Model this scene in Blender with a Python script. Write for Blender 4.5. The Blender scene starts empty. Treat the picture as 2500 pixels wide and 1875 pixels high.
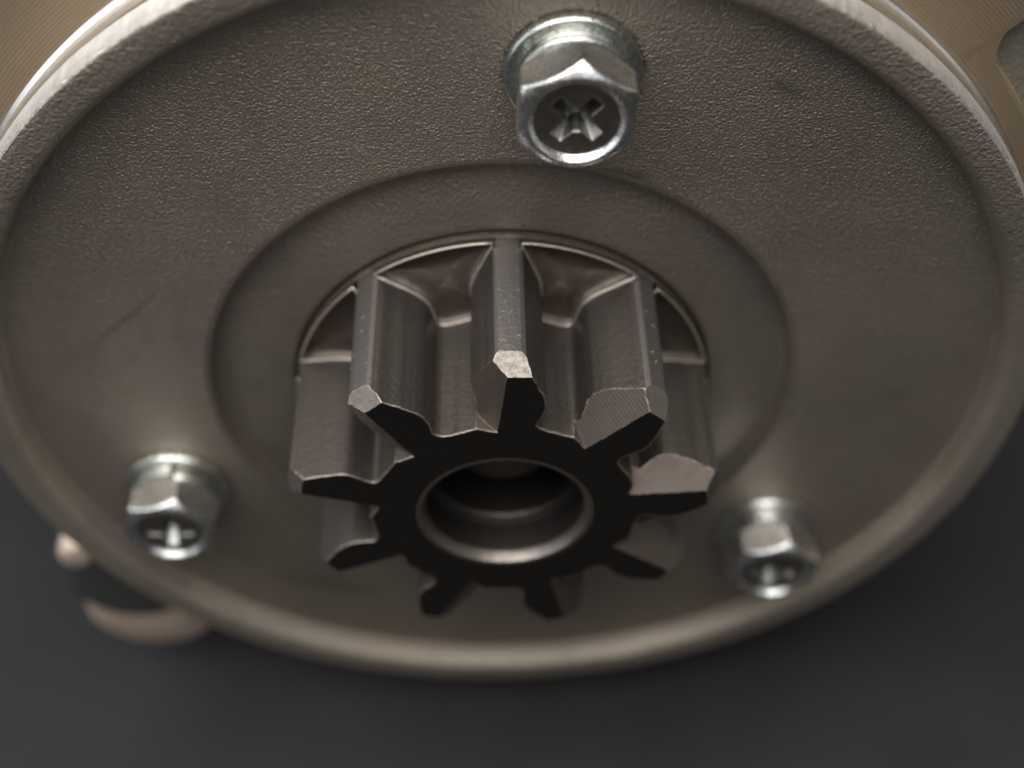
import bpy, bmesh, math, random
from mathutils import Vector, Matrix, noise as mnoise

S = 0.00073            # metres per modelling unit (floor of the nose is 55 units in radius)
PI = math.pi
rnd = random.Random(7)
sc = bpy.context.scene
COL = sc.collection

# ------------------------------------------------------------------ camera
cam_d = bpy.data.cameras.new("camera")
cam = bpy.data.objects.new("camera", cam_d)
COL.objects.link(cam)
r_ = Vector((0.9997449, -0.020596, -0.00926992))
u_ = Vector((0.02151171, 0.74322492, 0.66869572))
f_ = Vector((0.00688282, 0.66872455, -0.74347838))
loc = Vector((0.0176, -106.496, 119.470)) * S
cam.matrix_world = Matrix(((r_.x, u_.x, -f_.x, loc.x), (r_.y, u_.y, -f_.y, loc.y),
                           (r_.z, u_.z, -f_.z, loc.z), (0, 0, 0, 1)))
cam_d.sensor_width = 36.0
cam_d.lens = 3422.4 / 2500 * 36
cam_d.clip_start = 0.005
cam_d.clip_end = 50
cam_d.dof.use_dof = True
cam_d.dof.focus_distance = 132.0 * S
cam_d.dof.aperture_fstop = (cam_d.lens / 1000) / (4.2 * S)
cam_d.dof.aperture_blades = 0
sc.camera = cam

# ------------------------------------------------------------------ world and lamps (table-top under soft room light)
w = bpy.data.worlds.new("World")
sc.world = w
w.use_nodes = True
bg = w.node_tree.nodes["Background"]
bg.inputs[0].default_value = (1.0, 0.86, 0.74, 1)
bg.inputs[1].default_value = 0.04

def area(name, pos, target, sx, sy, L, col=(1, 1, 1)):
    d = bpy.data.lights.new(name, 'AREA')
    d.shape = 'RECTANGLE'
    d.size, d.size_y = sx * S, sy * S
    d.energy = L * PI * d.size * d.size_y
    d.color = col
    o = bpy.data.objects.new(name, d)
    COL.objects.link(o)
    p, t = Vector(pos) * S, Vector(target) * S
    o.location = p
    o.rotation_euler = (t - p).to_track_quat('-Z', 'Y').to_euler()
    return o

area("lamp_left", (-420, 150, 220), (0, 50, 0), 680, 380, 2.4, (0.93, 0.97, 1.0))  # unseen soft source at the left, widened to light the bolt facets
area("lamp_right", (430, 190, 210), (0, 60, 0), 580, 340, 0.7, (1.0, 0.95, 0.88))  # unseen soft source at the right, widened the same way
area("lamp_ceiling", (-110, -150, 430), (-110, -145, 0), 560, 370, 6.8, (1.0, 0.97, 0.94))
area("lamp_front", (70, -430, 300), (0, 0, 0), 740, 170, 1.0, (0.97, 0.98, 1.0))
area("lamp_back", (0, 360, 330), (0, 0, 0), 520, 260, 2.3, (1.0, 0.97, 0.94))

sc.view_settings.view_transform = 'Standard'
sc.view_settings.look = 'None'
sc.view_settings.exposure = 0.0
sc.view_settings.gamma = 1.0
sc.cycles.max_bounces = 8
sc.cycles.use_denoising = True

# ------------------------------------------------------------------ materials
class NT:
    def __init__(self, name):
        self.m = bpy.data.materials.new(name)
        self.m.use_nodes = True
        self.t = self.m.node_tree
        self.b = self.t.nodes["Principled BSDF"]
        self.co = self.n("ShaderNodeTexCoord").outputs["Object"]
        v = self.n("ShaderNodeVectorMath", operation='SCALE')
        self.t.links.new(self.co, v.inputs[0])
        v.inputs["Scale"].default_value = 1 / S
        self.u = v.outputs[0]                      # object coordinates in modelling units

    def n(self, typ, **kw):
        x = self.t.nodes.new(typ)
        for k, v in kw.items():
            setattr(x, k, v)
        return x

    def put(self, sock, v):
        if isinstance(v, bpy.types.NodeSocket):
            self.t.links.new(v, sock)
        elif isinstance(v, tuple) and len(v) == 3 and sock.type == 'RGBA':
            sock.default_value = (*v, 1)
        else:
            sock.default_value = v

    def noise(self, scale, detail=3, rough=0.55, vec=None, stretch=None, dist=0.0):
        x = self.n("ShaderNodeTexNoise")
        vec = vec or self.u
        if stretch:
            mp = self.n("ShaderNodeMapping")
            self.t.links.new(vec, mp.inputs[0])
            mp.inputs["Scale"].default_value = stretch
            vec = mp.outputs[0]
        self.t.links.new(vec, x.inputs["Vector"])
        x.inputs["Scale"].default_value = scale
        x.inputs["Detail"].default_value = detail
        x.inputs["Roughness"].default_value = rough
        x.inputs["Distortion"].default_value = dist
        return x.outputs["Fac"]

    def voro(self, scale):
        x = self.n("ShaderNodeTexVoronoi")
        self.t.links.new(self.u, x.inputs["Vector"])
        x.inputs["Scale"].default_value = scale
        return x.outputs["Distance"]

    def wave(self, scale, typ='RINGS', direction='Y', dist=0.0, dscale=1.0, profile='SIN'):
        x = self.n("ShaderNodeTexWave", wave_type=typ, wave_profile=profile)
        if typ == 'RINGS':
            x.rings_direction = direction
        else:
            x.bands_direction = direction
        self.t.links.new(self.u, x.inputs["Vector"])
        x.inputs["Scale"].default_value = scale
        x.inputs["Distortion"].default_value = dist
        x.inputs["Detail Scale"].default_value = dscale
        return x.outputs["Fac"]

    def ramp(self, fac, stops):
        x = self.n("ShaderNodeValToRGB")
        self.t.links.new(fac, x.inputs[0])
        e = x.color_ramp.elements
        while len(e) < len(stops):
            e.new(0.5)
        for el, (p, c) in zip(e, stops):
            el.position = p
            el.color = (*c, 1) if isinstance(c, tuple) else (c, c, c, 1)
        return x.outputs[0]

    def mix(self, fac, a, b):
        x = self.n("ShaderNodeMix", data_type='RGBA')
        self.put(x.inputs[0], fac)
        self.put(x.inputs[6], a)
        self.put(x.inputs[7], b)
        return x.outputs[2]

    def math(self, op, a, b=None, c=None):
        x = self.n("ShaderNodeMath", operation=op)
        self.put(x.inputs[0], a)
        if b is not None:
            self.put(x.inputs[1], b)
        if c is not None:
            self.put(x.inputs[2], c)
        return x.outputs[0]

    def bump(self, h, dist, normal=None, strength=1.0):
        x = self.n("ShaderNodeBump")
        self.t.links.new(h, x.inputs["Height"])
        x.inputs["Strength"].default_value = strength
        x.inputs["Distance"].default_value = dist * S
        if normal is not None:
            self.t.links.new(normal, x.inputs["Normal"])
        return x.outputs[0]

    def bevel(self, r):
        x = self.n("ShaderNodeBevel")
        x.samples = 6
        x.inputs["Radius"].default_value = r * S
        return x.outputs[0]

    def edge(self, d):
        """0 on flat metal, towards 1 on outward edges (inside occlusion)"""
        x = self.n("ShaderNodeAmbientOcclusion")
        x.inside = True
        x.samples = 8
        x.inputs["Distance"].default_value = d * S
        return self.math('SUBTRACT', 1.0, x.outputs["AO"])

    def out(self, color, metallic, rough, normal=None, spec=None):
        self.put(self.b.inputs["Base Color"], color)
        self.put(self.b.inputs["Metallic"], metallic)
        self.put(self.b.inputs["Roughness"], rough)
        if normal is not None:
            self.t.links.new(normal, self.b.inputs["Normal"])
        if spec is not None:
            self.put(self.b.inputs["Specular IOR Level"], spec)
        return self.m


def cast_mat(name, col, grain, depth, rough=0.5, metallic=0.25, spots=True, dark_marks=()):
    t = NT(name)
    big = t.noise(0.05, 3)
    mid = t.noise(grain * 0.4, 3, 0.5)
    fine = t.noise(grain * 1.4, 3, 0.6)
    v = t.voro(grain * 0.9)
    c = t.ramp(big, [(0.3, tuple(x * 0.86 for x in col)), (0.7, tuple(x * 1.1 for x in col))])
    blot = t.noise(0.16, 4, 0.65)
    c = t.mix(t.ramp(blot, [(0.52, 0.0), (0.72, 0.35)]), c, tuple(x * 0.66 for x in col))
    c = t.mix(t.ramp(t.noise(0.22, 3, 0.6, dist=0.6), [(0.56, 0.0), (0.75, 0.3)]), c, (col[0] * 1.25, col[1] * 1.12, col[2] * 0.95))
    c = t.mix(t.ramp(fine, [(0.35, 0.35), (0.6, 0.0)]), c, tuple(x * 0.6 for x in col))
    c = t.mix(t.ramp(t.noise(grain * 1.1, 2), [(0.64, 0.0), (0.74, 0.4)]), c, tuple(min(1, x * 1.7) for x in col))
    if spots:
        c = t.mix(t.ramp(t.noise(0.7, 2), [(0.225, 1.0), (0.25, 0.0)]), c, (0.02, 0.018, 0.016))
    for kind, cx, cz, ang, a, b, k in dark_marks:    # dark smears, and dark rings at the washer edges: centre, direction, size, strength
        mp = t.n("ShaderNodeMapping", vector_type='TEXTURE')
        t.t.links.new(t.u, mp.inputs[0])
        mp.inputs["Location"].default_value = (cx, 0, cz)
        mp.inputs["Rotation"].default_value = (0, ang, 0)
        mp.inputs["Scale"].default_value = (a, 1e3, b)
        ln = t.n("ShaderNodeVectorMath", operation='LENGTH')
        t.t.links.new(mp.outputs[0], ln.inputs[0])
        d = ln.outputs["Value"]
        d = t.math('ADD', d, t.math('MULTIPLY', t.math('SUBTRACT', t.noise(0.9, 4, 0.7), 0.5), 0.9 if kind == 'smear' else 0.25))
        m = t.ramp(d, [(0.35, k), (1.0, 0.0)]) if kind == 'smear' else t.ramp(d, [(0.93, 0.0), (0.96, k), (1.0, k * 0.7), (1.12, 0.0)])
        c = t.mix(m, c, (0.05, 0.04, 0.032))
    h = t.math('ADD', t.noise(grain * 0.75, 2, 0.5), t.math('MULTIPLY', mid, 0.5))
    h = t.math('ADD', h, t.math('MULTIPLY', t.noise(grain * 2.0, 1), 0.22))
    n = t.bump(h, depth)
    rr = t.ramp(fine, [(0.3, rough + 0.12), (0.7, rough - 0.1)])
    return t.out(c, metallic, rr, n)


M = {}
M['plate'] = cast_mat('cast_plate', (0.325, 0.282, 0.235), 4.8, 0.25, 0.47, 0.8, dark_marks=[('smear', -40.9, 12.2, -0.72, 7.5, 0.55, 0.3), ('smear', 11.6, 30.9, 0.1, 4.2, 1.5, 0.6), ('smear', 27, 41, 0.5, 2.6, 0.9, 0.4), ('smear', -24, -38, 0.4, 9, 2.5, 0.25),
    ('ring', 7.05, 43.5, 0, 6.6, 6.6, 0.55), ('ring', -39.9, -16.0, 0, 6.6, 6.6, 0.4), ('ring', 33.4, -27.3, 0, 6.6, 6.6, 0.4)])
M['rim'] = cast_mat('cast_rim', (0.40, 0.35, 0.295), 3.2, 0.22, 0.5, 0.82)
M['ring'] = cast_mat('cast_ring', (0.29, 0.248, 0.215), 3.6, 0.15, 0.52, 0.82)
M['relief'] = cast_mat('cast_relief', (0.20, 0.185, 0.155), 1.6, 0.18, 0.6)

def turned_mat(name, col, kind, rough):
    t = NT(name)
    if kind == 'face':
        wv = t.wave(0.86, 'RINGS', 'Y', 0.6, 0.3)
        n = t.bump(t.math('ADD', t.math('MULTIPLY', wv, 0.6), t.noise(0.7, 3)), 0.06)
        c = t.mix(t.ramp(wv, [(0.2, 0.25), (0.6, 0.0)]), col, tuple(x * 0.6 for x in col))
    else:
        wv = t.wave(1.6, 'BANDS', 'Y', 1.2, 0.4)
        g = t.noise(1.2, 3, 0.6, stretch=(1, 0.25, 1))
        n = t.bump(t.math('ADD', t.math('MULTIPLY', wv, 0.5), g), 0.16)
        c = t.ramp(g, [(0.3, tuple(x * 0.82 for x in col)), (0.7, col)])
    return t.out(c, 1.0, rough, n)

M['turned'] = turned_mat('turned_aluminium', (0.92, 0.915, 0.90), 'side', 0.5)
M['flange'] = turned_mat('turned_flange_face', (0.74, 0.585, 0.41), 'face', 0.5)  # golden tone is reflected warm light put into the aluminium's colour

def polished():
    t = NT('polished_aluminium')
    wv = t.wave(1.3, 'RINGS', 'Y', 0.4, 0.3)
    g = t.noise(0.8, 3)
    return t.out(t.ramp(g, [(0.3, (0.78, 0.78, 0.78)), (0.7, (0.88, 0.87, 0.86))]), 1.0, 0.3, t.bump(wv, 0.006))
M['polished'] = polished()
M['groove'] = polished()
M['groove'].name = 'groove_metal'
for e_ in [n for n in M['groove'].node_tree.nodes if n.type == 'VALTORGB'][0].color_ramp.elements:
    e_.color = (0.36, 0.35, 0.34, 1)  # polished aluminium darkened, standing for the dim reflection in the groove
M['groove'].node_tree.nodes['Principled BSDF'].inputs['Roughness'].default_value = 0.22

def steel_mat(name, col, rough, depth, grain, wear=0.9, metallic=0.9, scuffs=0.75):
    t = NT(name)
    fo = t.noise(grain, 4, 0.6)
    fi = t.noise(grain * 5, 2, 0.6)
    c = t.ramp(fo, [(0.3, tuple(x * 0.8 for x in col)), (0.7, tuple(x * 1.15 for x in col))])
    e = t.edge(0.34)
    en = t.math('MULTIPLY', e, t.ramp(t.noise(1.6, 3), [(0.3, 0.55), (0.6, 1.0)]))
    ef = t.ramp(en, [(0.18, 0.0), (0.34, wear)])
    c = t.mix(ef, c, (0.62, 0.56, 0.49))
    scuff = t.ramp(t.noise(3.2, 3, 0.7, dist=2.0), [(0.665, 0.0), (0.70, scuffs)])
    c = t.mix(scuff, c, (0.5, 0.47, 0.43))
    n = t.bump(t.math('ADD', fo, t.math('MULTIPLY', fi, 0.25)), depth, t.bevel(0.16))
    rr = t.ramp(fo, [(0.3, rough + 0.08), (0.7, rough - 0.05)])
    return t.out(c, metallic, rr, n)

M['gear'] = steel_mat('forged_steel', (0.145, 0.129, 0.117), 0.42, 0.075, 1.5)
M['gear_face'] = steel_mat('faced_steel', (0.055, 0.049, 0.045), 0.4, 0.06, 1.4, 0.75, 0.9, 0.12)
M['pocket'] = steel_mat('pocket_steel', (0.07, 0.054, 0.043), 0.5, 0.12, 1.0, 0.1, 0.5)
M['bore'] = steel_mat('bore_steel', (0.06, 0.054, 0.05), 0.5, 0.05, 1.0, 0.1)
M['lip'] = steel_mat('lip_steel', (0.33, 0.295, 0.26), 0.42, 0.08, 1.4)

M['land'] = steel_mat('tip_land_steel', (0.27, 0.255, 0.245), 0.4, 0.06, 1.6)  # worn lands, lightened in colour also for their bright reflection
M['bore_lip'] = steel_mat('bore_lip_steel', (0.21, 0.19, 0.17), 0.42, 0.02, 1.6, 0.5)

def milled(name, col, rough, axis):
    t = NT(name)
    wv = t.wave(0.8, 'RINGS', 'Y', 1.6, 0.25)
    g = t.noise(0.8, 4, 0.6)
    c = t.mix(t.ramp(wv, [(0.3, 0.10), (0.7, 0.0)]), col, tuple(x * 0.62 for x in col))
    c = t.mix(t.ramp(g, [(0.45, 0.0), (0.7, 0.5)]), c, tuple(x * 0.7 for x in col))
    ef = t.ramp(t.edge(0.3), [(0.2, 0.0), (0.36, 0.8)])
    c = t.mix(ef, c, (0.62, 0.56, 0.49))
    n = t.bump(t.math('ADD', wv, t.math('MULTIPLY', g, 4.0)), 0.008, t.bevel(0.12))
    return t.out(c, 0.9, rough, n)

M['milled'] = milled('milled_steel', (0.165, 0.138, 0.12), 0.54, 'X')
M['tip'] = steel_mat('worn_tip_steel', (0.21, 0.19, 0.168), 0.5, 0.05, 1.6, 0.6)

def zinc(name, col, rough, dirt=0.35):
    t = NT(name)
    g = t.noise(0.35, 4, 0.6)
    f = t.noise(2.2, 3, 0.6)
    c = t.ramp(g, [(0.3, tuple(x * 0.78 for x in col)), (0.65, col)])
    c = t.mix(t.ramp(t.noise(0.5, 3, 0.6), [(0.60, 0.0), (0.72, dirt)]), c, (0.25, 0.13, 0.05))
    n = t.bump(f, 0.04, t.bevel(0.42))
    return t.out(c, 1.0, t.ramp(f, [(0.3, rough + 0.08), (0.7, rough - 0.04)]), n)

def ear():
    t = NT('warm_reflection_metal')  # bare metal, with reflected warm light put into its colour
    g = t.noise(0.6, 3)
    return t.out(t.ramp(g, [(0.3, (0.48, 0.38, 0.31)), (0.7, (0.54, 0.43, 0.35))]), 0.25, 0.42, t.bump(g, 0.1))
M['ear'] = ear()
M['zinc'] = zinc('zinc_plate', (0.9, 0.92, 0.92), 0.24)
M['washer'] = zinc('zinc_washer', (0.74, 0.76, 0.72), 0.26, 0.6)
M['socket'] = zinc('socket_floor', (0.42, 0.37, 0.31), 0.3, 0.5)

M['recess'] = zinc('cross_recess', (0.36, 0.37, 0.35), 0.36, 0.3)  # same zinc darkened in colour, as shade inside the cross

def cloth():
    t = NT('dark_cloth')
    a = t.noise(0.9, 4, 0.7)
    b = t.noise(0.03, 3, 0.6)
    c = t.ramp(b, [(0.3, (0.0165, 0.0165, 0.0185)), (0.7, (0.0245, 0.0245, 0.0275))])
    c = t.mix(t.ramp(a, [(0.4, 0.5), (0.6, 0.0)]), c, (0.02, 0.02, 0.022))
    return t.out(c, 0.0, 0.85, t.bump(a, 0.8), 0.25)
M['cloth'] = cloth()

def plain(name, col, rough, metallic=0.0):
    t = NT(name)
    g = t.noise(1.5, 3)
    return t.out(t.ramp(g, [(0.3, tuple(x * 0.8 for x in col)), (0.7, col)]), metallic, rough)
M['body'] = plain('painted_body', (0.05, 0.05, 0.05), 0.5)
M['lint'] = plain('pale_lint', (0.5, 0.45, 0.39), 0.7)
M['shaft'] = plain('shaft_steel', (0.14, 0.125, 0.11), 0.5, 0.8)

# ------------------------------------------------------------------ mesh helpers
def link(o, parent=None):
    COL.objects.link(o)
    if parent is not None:
        o.parent = parent
    return o

def finish(me, sharp=32):
    if me.validate():
        pass
    me.shade_smooth()
    me.set_sharp_from_angle(angle=math.radians(sharp))

def mesh_obj(name, verts, faces, mats, parent=None, sharp=32, idx=None):
    me = bpy.data.meshes.new(name)
    me.from_pydata([(x * S, y * S, z * S) for x, y, z in verts], [], faces)
    for m in (mats if isinstance(mats, (list, tuple)) else [mats]):
        me.materials.append(m)
    bm = bmesh.new()
    bm.from_mesh(me)
    bmesh.ops.recalc_face_normals(bm, faces=bm.faces)
    bm.to_mesh(me)
    bm.free()
    if idx:
        for p, i in zip(me.polygons, idx):
            p.material_index = i
    finish(me, sharp)
    return link(bpy.data.objects.new(name, me), parent)

def pol(r, th, y):
    """radius, angle clockwise from the top as seen from the front, depth"""
    return (r * math.sin(th), y, r * math.cos(th))

def lathe_data(prof, n=128, c=(0, 0), jitter=None, closed=False):
    V, F = [], []
    k = len(prof)
    for j in range(n):
        th = 2 * PI * j / n
        for i, (r, y) in enumerate(prof):
            dr = dy = 0
            if jitter:
                dr, dy = jitter(i, j, th)
            x, yy, z = pol(r + dr, th, y + dy)
            V.append((x + c[0], yy, z + c[1]))
    for j in range(n):
        a, b = j * k, ((j + 1) % n) * k
        for i in range(k - 1):
            F.append((a + i, a + i + 1, b + i + 1, b + i))
        if closed:
            F.append((a + k - 1, a, b, b + k - 1))
    return V, F

def lathe(name, prof, mat, parent=None, n=128, c=(0, 0), jitter=None, sharp=32, closed=False):
    V, F = lathe_data(prof, n, c, jitter, closed)
    return mesh_obj(name, V, F, mat, parent, sharp)

def spline(pts, per=6):
    """Catmull-Rom through 2-D points"""
    out = []
    P = [pts[0]] + list(pts) + [pts[-1]]
    for i in range(1, len(P) - 2):
        p0, p1, p2, p3 = P[i - 1], P[i], P[i + 1], P[i + 2]
        for s in range(per):
            t = s / per
            out.append(tuple(0.5 * ((2 * p1[k]) + (-p0[k] + p2[k]) * t + (2 * p0[k] - 5 * p1[k] + 4 * p2[k] - p3[k]) * t * t
                             + (-p0[k] + 3 * p1[k] - 3 * p2[k] + p3[k]) * t ** 3) for k in range(2)))
    out.append(tuple(pts[-1]))
    return out

def temp(verts, faces):
    me = bpy.data.meshes.new("temp")
    me.from_pydata(verts, [], faces)
    bm = bmesh.new()
    bm.from_mesh(me)
    bmesh.ops.recalc_face_normals(bm, faces=bm.faces)
    bm.to_mesh(me)
    bm.free()
    o = bpy.data.objects.new("temp", me)
    COL.objects.link(o)
    return o

def boolean(o, ops):
    """apply a list of (operation, object) and return verts, faces in units; removes the helpers"""
    for op, c in ops:
        m = o.modifiers.new("b", 'BOOLEAN')
        m.operation = op
        m.object = c
        m.solver = 'EXACT'
    dg = bpy.context.evaluated_depsgraph_get()
    dg.update()
    me = bpy.data.meshes.new_from_object(o.evaluated_get(dg))
    V = [tuple(v.co) for v in me.vertices]
    F = [tuple(p.vertices) for p in me.polygons]
    for x in [o] + [c for _, c in ops]:
        d = x.data
        bpy.data.objects.remove(x)
        bpy.data.meshes.remove(d)
    bpy.data.meshes.remove(me)
    return V, F

def prism(poly, y0, y1):
    """closed prism of a polygon in x,z between two depths"""
    n = len(poly)
    V = [(x, y0, z) for x, z in poly] + [(x, y1, z) for x, z in poly]
    F = [tuple(range(n)), tuple(range(2 * n - 1, n - 1, -1))]
    F += [(i, (i + 1) % n, n + (i + 1) % n, n + i) for i in range(n)]
    return V, F

# ------------------------------------------------------------------ the table
def table():
    n = 60
    V, F = [], []
    for j in range(n + 1):
        for i in range(n + 1):
            x, y = -700 + 1400 * i / n, -500 + 1300 * j / n
            z = -66 - 0.5 + 0.45 * mnoise.noise(Vector((x * 0.012, y * 0.012, 3)))
            V.append((x, y, z))
    for j in range(n):
        for i in range(n):
            a = j * (n + 1) + i
            F.append((a, a + 1, a + n + 2, a + n + 1))
    o = mesh_obj('table_cloth', V, F, M['cloth'])
    o['kind'] = 'structure'
    o['label'] = 'dark charcoal cloth on the table under the motor'
table()

# ------------------------------------------------------------------ the starter motor
motor = bpy.data.objects.new('starter_motor', None)
link(motor)
motor.empty_display_size = 0.01
motor['label'] = 'starter motor lying on dark cloth, its pinion pointing at the viewer'
motor['category'] = 'starter motor'

# cast nose: floor, rounded inner wall and rim face
NSEG = 1440
def edge_jit(j):
    th = 2 * PI * j / NSEG
    p = Vector((math.sin(th) * 59.4 * 0.9, math.cos(th) * 59.4 * 0.9, 0))
    q = p * 0.33
    return (0.09 * mnoise.noise(p) + 0.1 * mnoise.noise(q), 0.42 * mnoise.noise(p + Vector((9, 4, 2))) * 0.45 + 0.2 * mnoise.noise(q + Vector((5, 1, 7))))
wall = spline([(33.6, 0.0), (40, 0.0), (48, 0.0), (54.0, 0.0), (54.8, -0.06), (55.15, -0.4), (55.4, -1.1), (55.65, -1.9), (56.1, -2.5),
               (56.8, -2.78), (58.9, -2.86), (59.25, -2.65)], 3)
KW = len(wall)
def jit_plate(i, j, th):
    return edge_jit(j) if i == KW - 1 else (0, 0)
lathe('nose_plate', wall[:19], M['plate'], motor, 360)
lathe('rim', wall[12:], M['rim'], motor, NSEG, jitter=lambda i, j, th: edge_jit(j) if i == KW - 13 else (0, 0))
step = spline([(33.62, -0.004), (33.2, 0.02), (32.85, 0.16), (32.65, 0.6), (32.5, 1.25), (32.2, 1.62), (31.5, 1.75), (29.5, 1.4), (27, 1.0), (24.6, 0.88),
               (23.85, 0.9), (23.52, 1.05), (23.42, 1.4), (23.4, 2.4), (23.4, 9.0)], 3)
lathe('recessed_ring', step, M['ring'], motor, 256)

# machined pilot behind the rim, groove and fillet up to the flange
pil = [(59.25, -2.65), (59.55, -2.2), (59.6, -1.2), (59.6, 0.0), (59.55, 0.55)]
lathe('pilot_ring', pil, M['turned'], motor, NSEG, jitter=lambda i, j, th: edge_jit(j) if i == 0 else (0, 0), sharp=40)
gro = [(59.55, 0.55), (59.35, 0.68), (59.1, 0.8), (59.22, 1.0), (59.0, 1.15), (59.12, 1.35), (58.95, 1.5), (58.95, 2.0), (59.0, 2.45)]
lathe('relief_groove', gro, M['groove'], motor, 360, sharp=20)
fil = [(59.0 + 2.9 * (1 - math.cos(i * PI / 48)), 2.45 + 2.55 * math.sin(i * PI / 48)) for i in range(13)]
lathe('flange_fillet', fil, M['polished'], motor, 360, sharp=60)

# mounting flange: big lobes above, an ear at lower left, a cast relief at right
def flange():
    out = []
    N = 1200
    for j in range(N):
        a = -180 + 360 * j / N
        r = 92 if -70 < a < 100 else 62.6
        if -86 < a <= -70:
            r = 62.6 + (92 - 62.6) * (a + 86) / 16
        if 100 <= a < 118:
            r = 92 - (92 - 62.6) * (a - 100) / 18
        # ear centred on (-50.5,-50), radius 8.8
        cx, cz, R = -50.5, -50.0, 8.9
        dx, dz = math.sin(math.radians(a)), math.cos(math.radians(a))
        b = dx * cx + dz * cz
        R = 8.0
        disc = b * b - (cx * cx + cz * cz - R * R)
        if disc > 0 and b > 0:
            r = max(r, b + math.sqrt(disc))
        out.append((a, r))
    return out
FO = flange()
def in_relief(a):
    return 46.5 < a < 150
V, F = [], []
N = len(FO)
NR = 10
ring_idx = []
for j, (a, r) in enumerate(FO):
    th = math.radians(a)
    rr = r
    if 47.3 < a < 150:                          # rounded corner of the cast relief
        rr = 62.36 + 3.2 * math.exp(-(a - 47.3) / 1.1)
    V += [pol(59.85, th, 4.25), pol(rr - 0.35, th, 4.3), pol(rr, th, 4.65), pol(rr, th, 13.0)]
for j in range(N):
    a, b = 4 * j, 4 * ((j + 1) % N)
    for i in range(3):
        F.append((a + i, a + i + 1, b + i + 1, b + i))
mesh_obj('mounting_flange', V, F, M['flange'], motor, 30)
# cast relief: an unmachined face set back beside the flange
V, F = [], []
for j in range(61):
    th = math.radians(44 + 33 * j / 60)
    V += [pol(62.0, th, 5.9), pol(75, th, 5.9), pol(90, th, 5.9), pol(90, th, 14)]
for j in range(60):
    for i in range(3):
        a, b = 4 * j, 4 * (j + 1)
        F.append((a + i, a + i + 1, b + i + 1, b + i))
mesh_obj('cast_relief', V, F, M['relief'], motor)
# small locating boss peeping out behind the rim at lower left
lathe('mounting_ear', [(8.6, 13.2), (9.0, 12.8), (9.0, 4.7), (8.9, 4.45), (8.5, 4.2), (4.0, 4.0), (0.01, 4.0)], M['ear'], motor, 96, c=(-50.8, -50.2))
lathe('dark_infill', spline([(0.01, 3.3), (6.6, 3.35), (7.6, 3.8), (8.0, 4.6), (8.0, 13)], 3), M['body'], motor, 64, c=(-52.3, -42.6))  # added dark block, standing for the shadowed gap above the ear's crescent
lathe('locating_boss', spline([(0.01, 2.8), (1.2, 2.9), (2.0, 3.2), (2.4, 3.9), (2.5, 5), (2.5, 12)], 3), M['ear'], motor, 32, c=(-57.8, -35.6))
# motor body behind
lathe('motor_body', [(23.4, 9.0), (40, 13.1), (60, 13.1), (64.5, 13.4), (65.9, 15), (65.9, 160), (62, 163), (0.01, 163)], M['body'], motor, 128)

# ------------------------------------------------------------------ pinion
YF = -17.5           # front face
A0 = math.radians(2.05)
prof = [(22.9, 0.95), (22.84, 1.18), (22.65, 1.45), (22.4, 1.68), (22.0, 1.92), (21.0, 2.4), (20.0, 2.95), (19.0, 3.38), (18.2, 3.62), (17.4, 3.66), (16.5, 3.45), (15.6, 3.08), (15.0, 2.85), (14.55, 2.92),
        (14.25, 3.25), (14.12, 3.9)]
right = [(22.9, 0.0), (22.9, 0.5)] + spline(prof, 3)
half = [(r, a / r) for r, a in right] + [(14.1, math.radians(17)), (14.1, math.radians(20))]

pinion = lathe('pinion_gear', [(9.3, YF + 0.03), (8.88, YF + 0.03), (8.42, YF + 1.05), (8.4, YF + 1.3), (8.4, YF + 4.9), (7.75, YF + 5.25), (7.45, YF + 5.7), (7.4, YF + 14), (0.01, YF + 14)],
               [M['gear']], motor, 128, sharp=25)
# faces of the chamfer ring are a lighter metal
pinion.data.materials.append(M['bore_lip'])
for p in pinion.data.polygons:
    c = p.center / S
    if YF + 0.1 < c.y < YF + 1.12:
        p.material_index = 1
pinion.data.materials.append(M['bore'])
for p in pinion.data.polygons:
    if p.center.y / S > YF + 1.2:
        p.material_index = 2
sh = lathe('shaft', spline([(0.01, YF + 8.6), (4.6, YF + 8.7), (5.6, YF + 9.3), (5.8, YF + 10.2), (5.8, YF + 14)], 3), M['shaft'], motor, 64)

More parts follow.
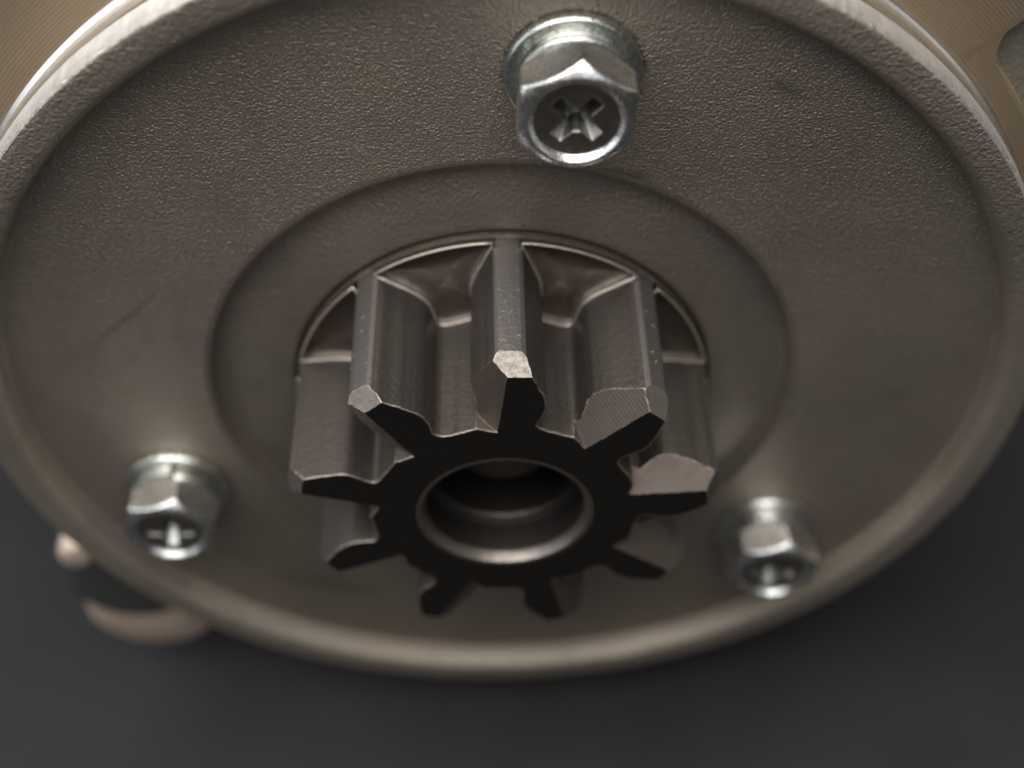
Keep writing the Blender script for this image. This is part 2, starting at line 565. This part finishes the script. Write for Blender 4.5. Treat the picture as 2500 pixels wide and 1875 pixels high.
def tooth_mesh(k):
    rr = random.Random(100 + k)
    th0 = A0 + k * 2 * PI / 9
    loop = [(9.25, -math.radians(20))] + [(9.25, math.radians(-20 + 8 * i)) for i in range(1, 6)]
    poly = [(r, a) for r, a in loop] + [(r, a) for r, a in reversed(half)] + [(r, -a) for r, a in half[1:]]
    pts = [(r * math.sin(a), r * math.cos(a)) for r, a in poly]
    # several depth rings keep the flank slightly uneven like a forging
    ys = [YF, 2.4]
    V, F = prism(pts, ys[0], ys[1])
    base = temp(V, F)
    # lead-in cutter: convex wedge = flank plane x floor plane
    d1 = rr.uniform(-0.12, 0.12)
    tA, tB = -0.22 + d1, -0.95 + d1            # front line of the chamfer (tangential offset at r 21 / r 13.3)
    slope = 1.06 + rr.uniform(-0.05, 0.05)     # tangential run per unit depth
    far = 9.0
    def line(r):
        return tB + (tA - tB) * (r - 13.3) / (21 - 13.3)
    fl = 0.30                                   # floor rises away from the tooth
    rb, rt = 13.3, 27.0
    dep0 = -1.0
    dep1 = 6.5
    def q(r, dep, t):
        return (t, YF + dep, r)
    verts = []
    # cross-section triangle in (t, depth) at the floor and at the top
    for r in (rb, rt):
        l = line(r)
        m = (tA - tB) / (21 - 13.3)
        k_ = slope / (1 + m * fl) if r == rb else slope
        tri = [(l - dep0 * k_, dep0), (l - dep1 * k_, dep1), (l - dep1 * k_, dep0)]
        for t, dep in tri:
            rz = r + (fl * (l - t) if r == rb else 0)
            verts.append(q(rz, dep, t))
    faces = [(0, 1, 2), (5, 4, 3), (0, 3, 4, 1), (1, 4, 5, 2), (2, 5, 3, 0)]
    cutter = temp(verts, faces)
    # tip cutter: plane through r 21.35 at the front and r 22.95 at depth 2.2
    ra, dp = 21.4 + rr.uniform(-0.15, 0.1), 2.1 + rr.uniform(-0.2, 0.2)
    g = (22.95 - ra) / dp
    tv = []
    for t in (-6, 6):
        tv += [(t, YF - 1, ra - g), (t, YF + 4, ra + 4 * g), (t, YF - 1, ra + 4 * g)]
    tip = temp(tv, [(0, 1, 2), (5, 4, 3), (0, 3, 4, 1), (1, 4, 5, 2), (2, 5, 3, 0)])
    V, F = boolean(base, [('DIFFERENCE', cutter), ('DIFFERENCE', tip)])
    # extra points along the worn front edges, so they can be uneven
    V = [tuple(v) for v in V]
    cut = {}
    def pts_on(a, b):
        key = (min(a, b), max(a, b))
        if key not in cut:
            p, q = Vector(V[key[0]]), Vector(V[key[1]])
            n = 0
            if max(p.y, q.y) < YF + 5 and min(math.hypot(p.x, p.z), math.hypot(q.x, q.z)) > 10:
                n = int((q - p).length / 0.28)
            ids = []
            for i in range(1, n + 1):
                V.append(tuple(p.lerp(q, i / (n + 1))))
                ids.append(len(V) - 1)
            cut[key] = ids
        return cut[key] if a < b else list(reversed(cut[key]))
    F2 = []
    for f in F:
        g = []
        for i in range(len(f)):
            a, b = f[i], f[(i + 1) % len(f)]
            g.append(a)
            g += pts_on(a, b)
        F2.append(tuple(g))
    F = F2
    # classify faces
    nA = Vector(verts[1]) - Vector(verts[0])
    nA = nA.cross(Vector(verts[3]) - Vector(verts[0])).normalized()
    pA = Vector(verts[0])
    nB = (Vector(verts[1]) - Vector(verts[0])).cross(Vector(verts[2]) - Vector(verts[0])).normalized()
    nT = (Vector(tv[1]) - Vector(tv[0])).cross(Vector(tv[3]) - Vector(tv[0])).normalized()
    idx = []
    FF = []
    for f in F:
        P = [Vector(V[i]) for i in f]
        if all(abs(abs(math.degrees(math.atan2(x.x, x.z))) - 20) < 0.05 for x in P) or all(math.hypot(x.x, x.z) < 9.3 for x in P):
            continue                            # faces where sectors meet inside the metal
        FF.append(f)
        on = lambda p, n: all(abs((x - p).dot(n)) < 0.01 for x in P)
        if all(abs(x.y - YF) < 0.01 for x in P):
            idx.append(1)
        elif on(Vector(tv[0]), nT):
            idx.append(3)
        elif on(pA, nA) or on(pA, nB):
            idx.append(2)
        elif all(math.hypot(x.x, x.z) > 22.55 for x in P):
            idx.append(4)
        else:
            idx.append(0)
    W = []
    c, s = math.cos(th0), math.sin(th0)
    for x, y, z in V:
        if 9.4 < math.hypot(x, z) and abs(abs(math.degrees(math.atan2(x, z))) - 20) > 0.1:
            q = Vector((x * 1.3 + k * 7, y * 0.9, z * 1.3))
            q2 = q * 2.7
            worn = 1.5 if y < YF + 5 else 1.0
            x += worn * (0.07 * mnoise.noise(q) + 0.05 * mnoise.noise(q2))
            z += worn * (0.07 * mnoise.noise(q + Vector((3, 8, 1))) + 0.05 * mnoise.noise(q2 + Vector((1, 2, 9))))
            if y > YF + 0.01:
                y += worn * 0.09 * mnoise.noise(q2 + Vector((6, 6, 2)))
        W.append((x * c + z * s, y, -x * s + z * c))
    return W, FF, idx

for k in range(9):
    V, F, idx = tooth_mesh(k)
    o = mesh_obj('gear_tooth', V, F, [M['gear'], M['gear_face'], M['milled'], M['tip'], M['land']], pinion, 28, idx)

# collar behind the teeth with a pocket in every tooth space, each edged by a bead added to catch light
RC = 23.2
def cone(r):
    return -2.1 + (r - 14.4) * 0.18
cV, cF = [], []
lV, lF = [], []
def tube(path, rad, V, F, n=6, closed=True):
    m = len(path)
    b = len(V)
    P = [Vector(p) for p in path]
    for i in range(m):
        if closed:
            t = (P[(i + 1) % m] - P[i - 1]).normalized()
        else:
            t = (P[min(i + 1, m - 1)] - P[max(i - 1, 0)]).normalized()
        a = t.orthogonal().normalized() if i == 0 else (a - t * a.dot(t)).normalized()
        c = t.cross(a)
        for j in range(n):
            q = P[i] + (a * math.cos(2 * PI * j / n) + c * math.sin(2 * PI * j / n)) * rad
            V.append(tuple(q))
    for i in range(m if closed else m - 1):
        for j in range(n):
            F.append((b + i * n + j, b + i * n + (j + 1) % n, b + ((i + 1) % m) * n + (j + 1) % n, b + ((i + 1) % m) * n + j))
fl_pts = [(r, a) for r, a in half if r < 22.5]
for k in range(9):
    tc = A0 + (k + 0.5) * 2 * PI / 9
    h20 = PI / 9
    a_top = 1.45 / RC
    right_side = [(RC, h20 - a_top)] + [(r, h20 - a) for r, a in fl_pts if a < h20 - 0.001]
    lft = [(r, -a) for r, a in right_side]
    arc = [(RC, (h20 - a_top) * (-1 + 2 * i / 14)) for i in range(1, 14)]
    loop = lft + list(reversed(right_side)) + list(reversed(arc))
    cenr, cena = 19.6, 0.0
    cx, cz = 0.0, 19.6
    P2 = [(r * math.sin(a), r * math.cos(a)) for r, a in loop]
    def at(x, z, y):
        c, s = math.cos(tc), math.sin(tc)
        return (x * c + z * s, y, -x * s + z * c)
    rings = []
    for sc_, dy in ((1.0, 0.0), (0.988, 0.4), (0.95, 0.75), (0.85, 0.95), (0.7, 1.05), (0.5, 1.1), (0.25, 1.1)):
        rings.append([at(cx + (x - cx) * sc_, cz + (z - cz) * sc_, cone(math.hypot(x, z)) + dy) for x, z in P2])
    b = len(cV)
    n = len(P2)
    for rg in rings:
        cV += rg
    for q in range(len(rings) - 1):
        for i in range(n):
            cF.append((b + q * n + i, b + q * n + (i + 1) % n, b + (q + 1) * n + (i + 1) % n, b + (q + 1) * n + i))
    cF.append(tuple(b + (len(rings) - 1) * n + i for i in range(n)))
    tube([at(cx + (x - cx) * 0.985, cz + (z - cz) * 0.985, cone(math.hypot(x, z)) - 0.02) for x, z in P2], 0.14, lV, lF)
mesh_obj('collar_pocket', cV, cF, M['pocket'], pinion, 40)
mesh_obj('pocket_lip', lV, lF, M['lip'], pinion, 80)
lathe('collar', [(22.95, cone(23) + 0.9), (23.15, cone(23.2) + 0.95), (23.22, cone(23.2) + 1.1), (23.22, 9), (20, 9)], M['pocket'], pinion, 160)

# ------------------------------------------------------------------ bolts
def hexa(af, rot):
    R = af / math.sqrt(3)
    return [(R * math.sin(rot + i * PI / 3), R * math.cos(rot + i * PI / 3)) for i in range(6)]

def make_bolt(cx, cz, rot, cross, gap, dome):
    y_w0, y_w1, y_s1, yt = 0.0, -1.25, -2.95, -7.75
    V, F = prism(hexa(10.2, rot), y_s1 + 0.1, yt)
    base = temp(V, F)
    def solid(prof, n=64):
        Vs, Fs = [], []
        m = len(prof)
        for j in range(n):
            th = 2 * PI * j / n
            for r, y in prof:
                Vs.append(pol(r, th, y))
        for j in range(n):
            a, b = j * m, ((j + 1) % n) * m
            for i in range(m - 1):
                Fs.append((a + i, a + i + 1, b + i + 1, b + i))
        Fs.append(tuple(j * m for j in range(n)))
        Fs.append(tuple(j * m + m - 1 for j in reversed(range(n))))
        return temp(Vs, Fs)
    cone_ = solid([(4.95, y_s1 + 0.3), (4.97, y_s1 + 0.02), (5.95, y_s1 - 0.95), (8.0, y_s1 - 1.0), (8.0, yt + 1.8), (5.95, yt + 1.22), (5.55, yt + 0.74), (5.15, yt + 0.36), (4.8, yt + 0.12), (4.48, yt - 0.002)], 96)
    dish = solid([(4.55, yt - 0.5), (4.3, yt + 0.02), (4.02, yt + 0.42), (3.85, yt + 0.62)], 96)
    # cross recess
    def arm(ang):
        Vs = []
        for y, l, wd in ((yt + 0.2, 2.95, 0.72), (yt + 0.62, 2.75, 0.68), (yt + 2.9, 1.25, 0.42)):
            for x, z in ((-l, -wd), (l, -wd), (l, wd), (-l, wd)):
                c, s = math.cos(ang), math.sin(ang)
                Vs.append((x * c + z * s, y, -x * s + z * c))
        Fs = [(0, 1, 2, 3), (11, 10, 9, 8)]
        for q in range(2):
            for i in range(4):
                Fs.append((q * 4 + i, q * 4 + (i + 1) % 4, q * 4 + 4 + (i + 1) % 4, q * 4 + 4 + i))
        return temp(Vs, Fs)
    core = solid([(1.42, yt + 0.2), (1.34, yt + 0.62), (0.8, yt + 2.95)], 32)
    V, F = boolean(base, [('INTERSECT', cone_), ('DIFFERENCE', dish), ('DIFFERENCE', arm(cross)), ('DIFFERENCE', arm(cross + PI / 2)), ('DIFFERENCE', core)])
    idx = []
    for f in F:
        P = [V[i] for i in f]
        idx.append(1 if all(abs(p[1] - (yt + 0.62)) < 0.02 for p in P) else 2 if all(p[1] > yt + 0.6 and math.hypot(p[0], p[2]) < 3.2 for p in P) else 0)
    W = [(x + cx, y, z + cz) for x, y, z in V]
    bolt = mesh_obj('bolt', W, F, [M['zinc'], M['socket'], M['recess']], motor, 26, idx)
    lathe('flat_washer', [(3.4, y_w1), (5.7, y_w1), (6.15, y_w1 + 0.1), (6.38, y_w1 + 0.4), (6.4, -0.05), (6.1, 0.15)], M['washer'], bolt, 96, c=(cx, cz), sharp=35)
    # split spring washer
    Vs, Fs = [], []
    n = 90
    sec = [(3.3, 0), (5.15, 0), (5.32, 0.15), (5.32, 1.25), (5.15, 1.4), (3.3, 1.4)]
    for j in range(n + 1):
        th = gap + math.radians(2.5) + (2 * PI - math.radians(5)) * j / n
        lift = 0.5 * j / n - 0.25
        for r, d in sec:
            x, y, z = pol(r, th, y_w1 - 0.10 - d + lift * 0.8)
            Vs.append((x + cx, y, z + cz))
    m = len(sec)
    for j in range(n):
        for i in range(m):
            Fs.append((j * m + i, j * m + (i + 1) % m, (j + 1) * m + (i + 1) % m, (j + 1) * m + i))
    Fs.append(tuple(range(m)))
    Fs.append(tuple(n * m + i for i in reversed(range(m))))
    mesh_obj('spring_washer', Vs, Fs, M['washer'], bolt, 35)
    # threaded shank into the plate
    return bolt

make_bolt(7.05, 43.5, math.radians(4), math.radians(45), math.radians(82), 0)
make_bolt(-39.9, -16.0, math.radians(15), math.radians(2), math.radians(6), 0)
make_bolt(33.4, -27.3, math.radians(15), math.radians(12), math.radians(80), 0)

# ------------------------------------------------------------------ lint and dust on the metal
dV, dF = [], []
def hair(p, d, ln, nrm, rad=0.035):
    d = Vector(d).normalized()
    n = Vector(nrm).normalized()
    side = d.cross(n)
    bend = rnd.uniform(-0.5, 0.5)
    path = []
    for i in range(7):
        t = i / 6 - 0.5
        q = Vector(p) + d * ln * t + side * bend * ln * (t * t - 0.25) + n * (0.05 + 0.12 * ln * max(0, t) * rnd.random())
        path.append(tuple(q))
    tube(path, rad, dV, dF, 4, closed=False)
for i in range(20):
    a = rnd.uniform(-1.1, 1.1)
    r = rnd.uniform(35, 53)
    q = pol(r, a, -0.12)
    hair(q, (rnd.uniform(-1, 1), 0, rnd.uniform(-1, 1)), rnd.uniform(0.12, 0.7), (0, -1, 0), 0.014)
for i in range(24):
    k = rnd.choice([0, 0, 0, 8, 1])
    th = A0 + k * 2 * PI / 9
    y = rnd.uniform(YF + 2.5, -4)
    hair(pol(22.93, th + rnd.uniform(-0.05, 0.05), y), (rnd.uniform(-1, 1), rnd.uniform(-1, 1), 0), rnd.uniform(0.1, 0.5), pol(1, th, 0), 0.02)
o = mesh_obj('lint', dV, dF, M['lint'], None, 80)
o['kind'] = 'stuff'
o['label'] = 'pale lint and dust clinging to the pinion and the cast nose'
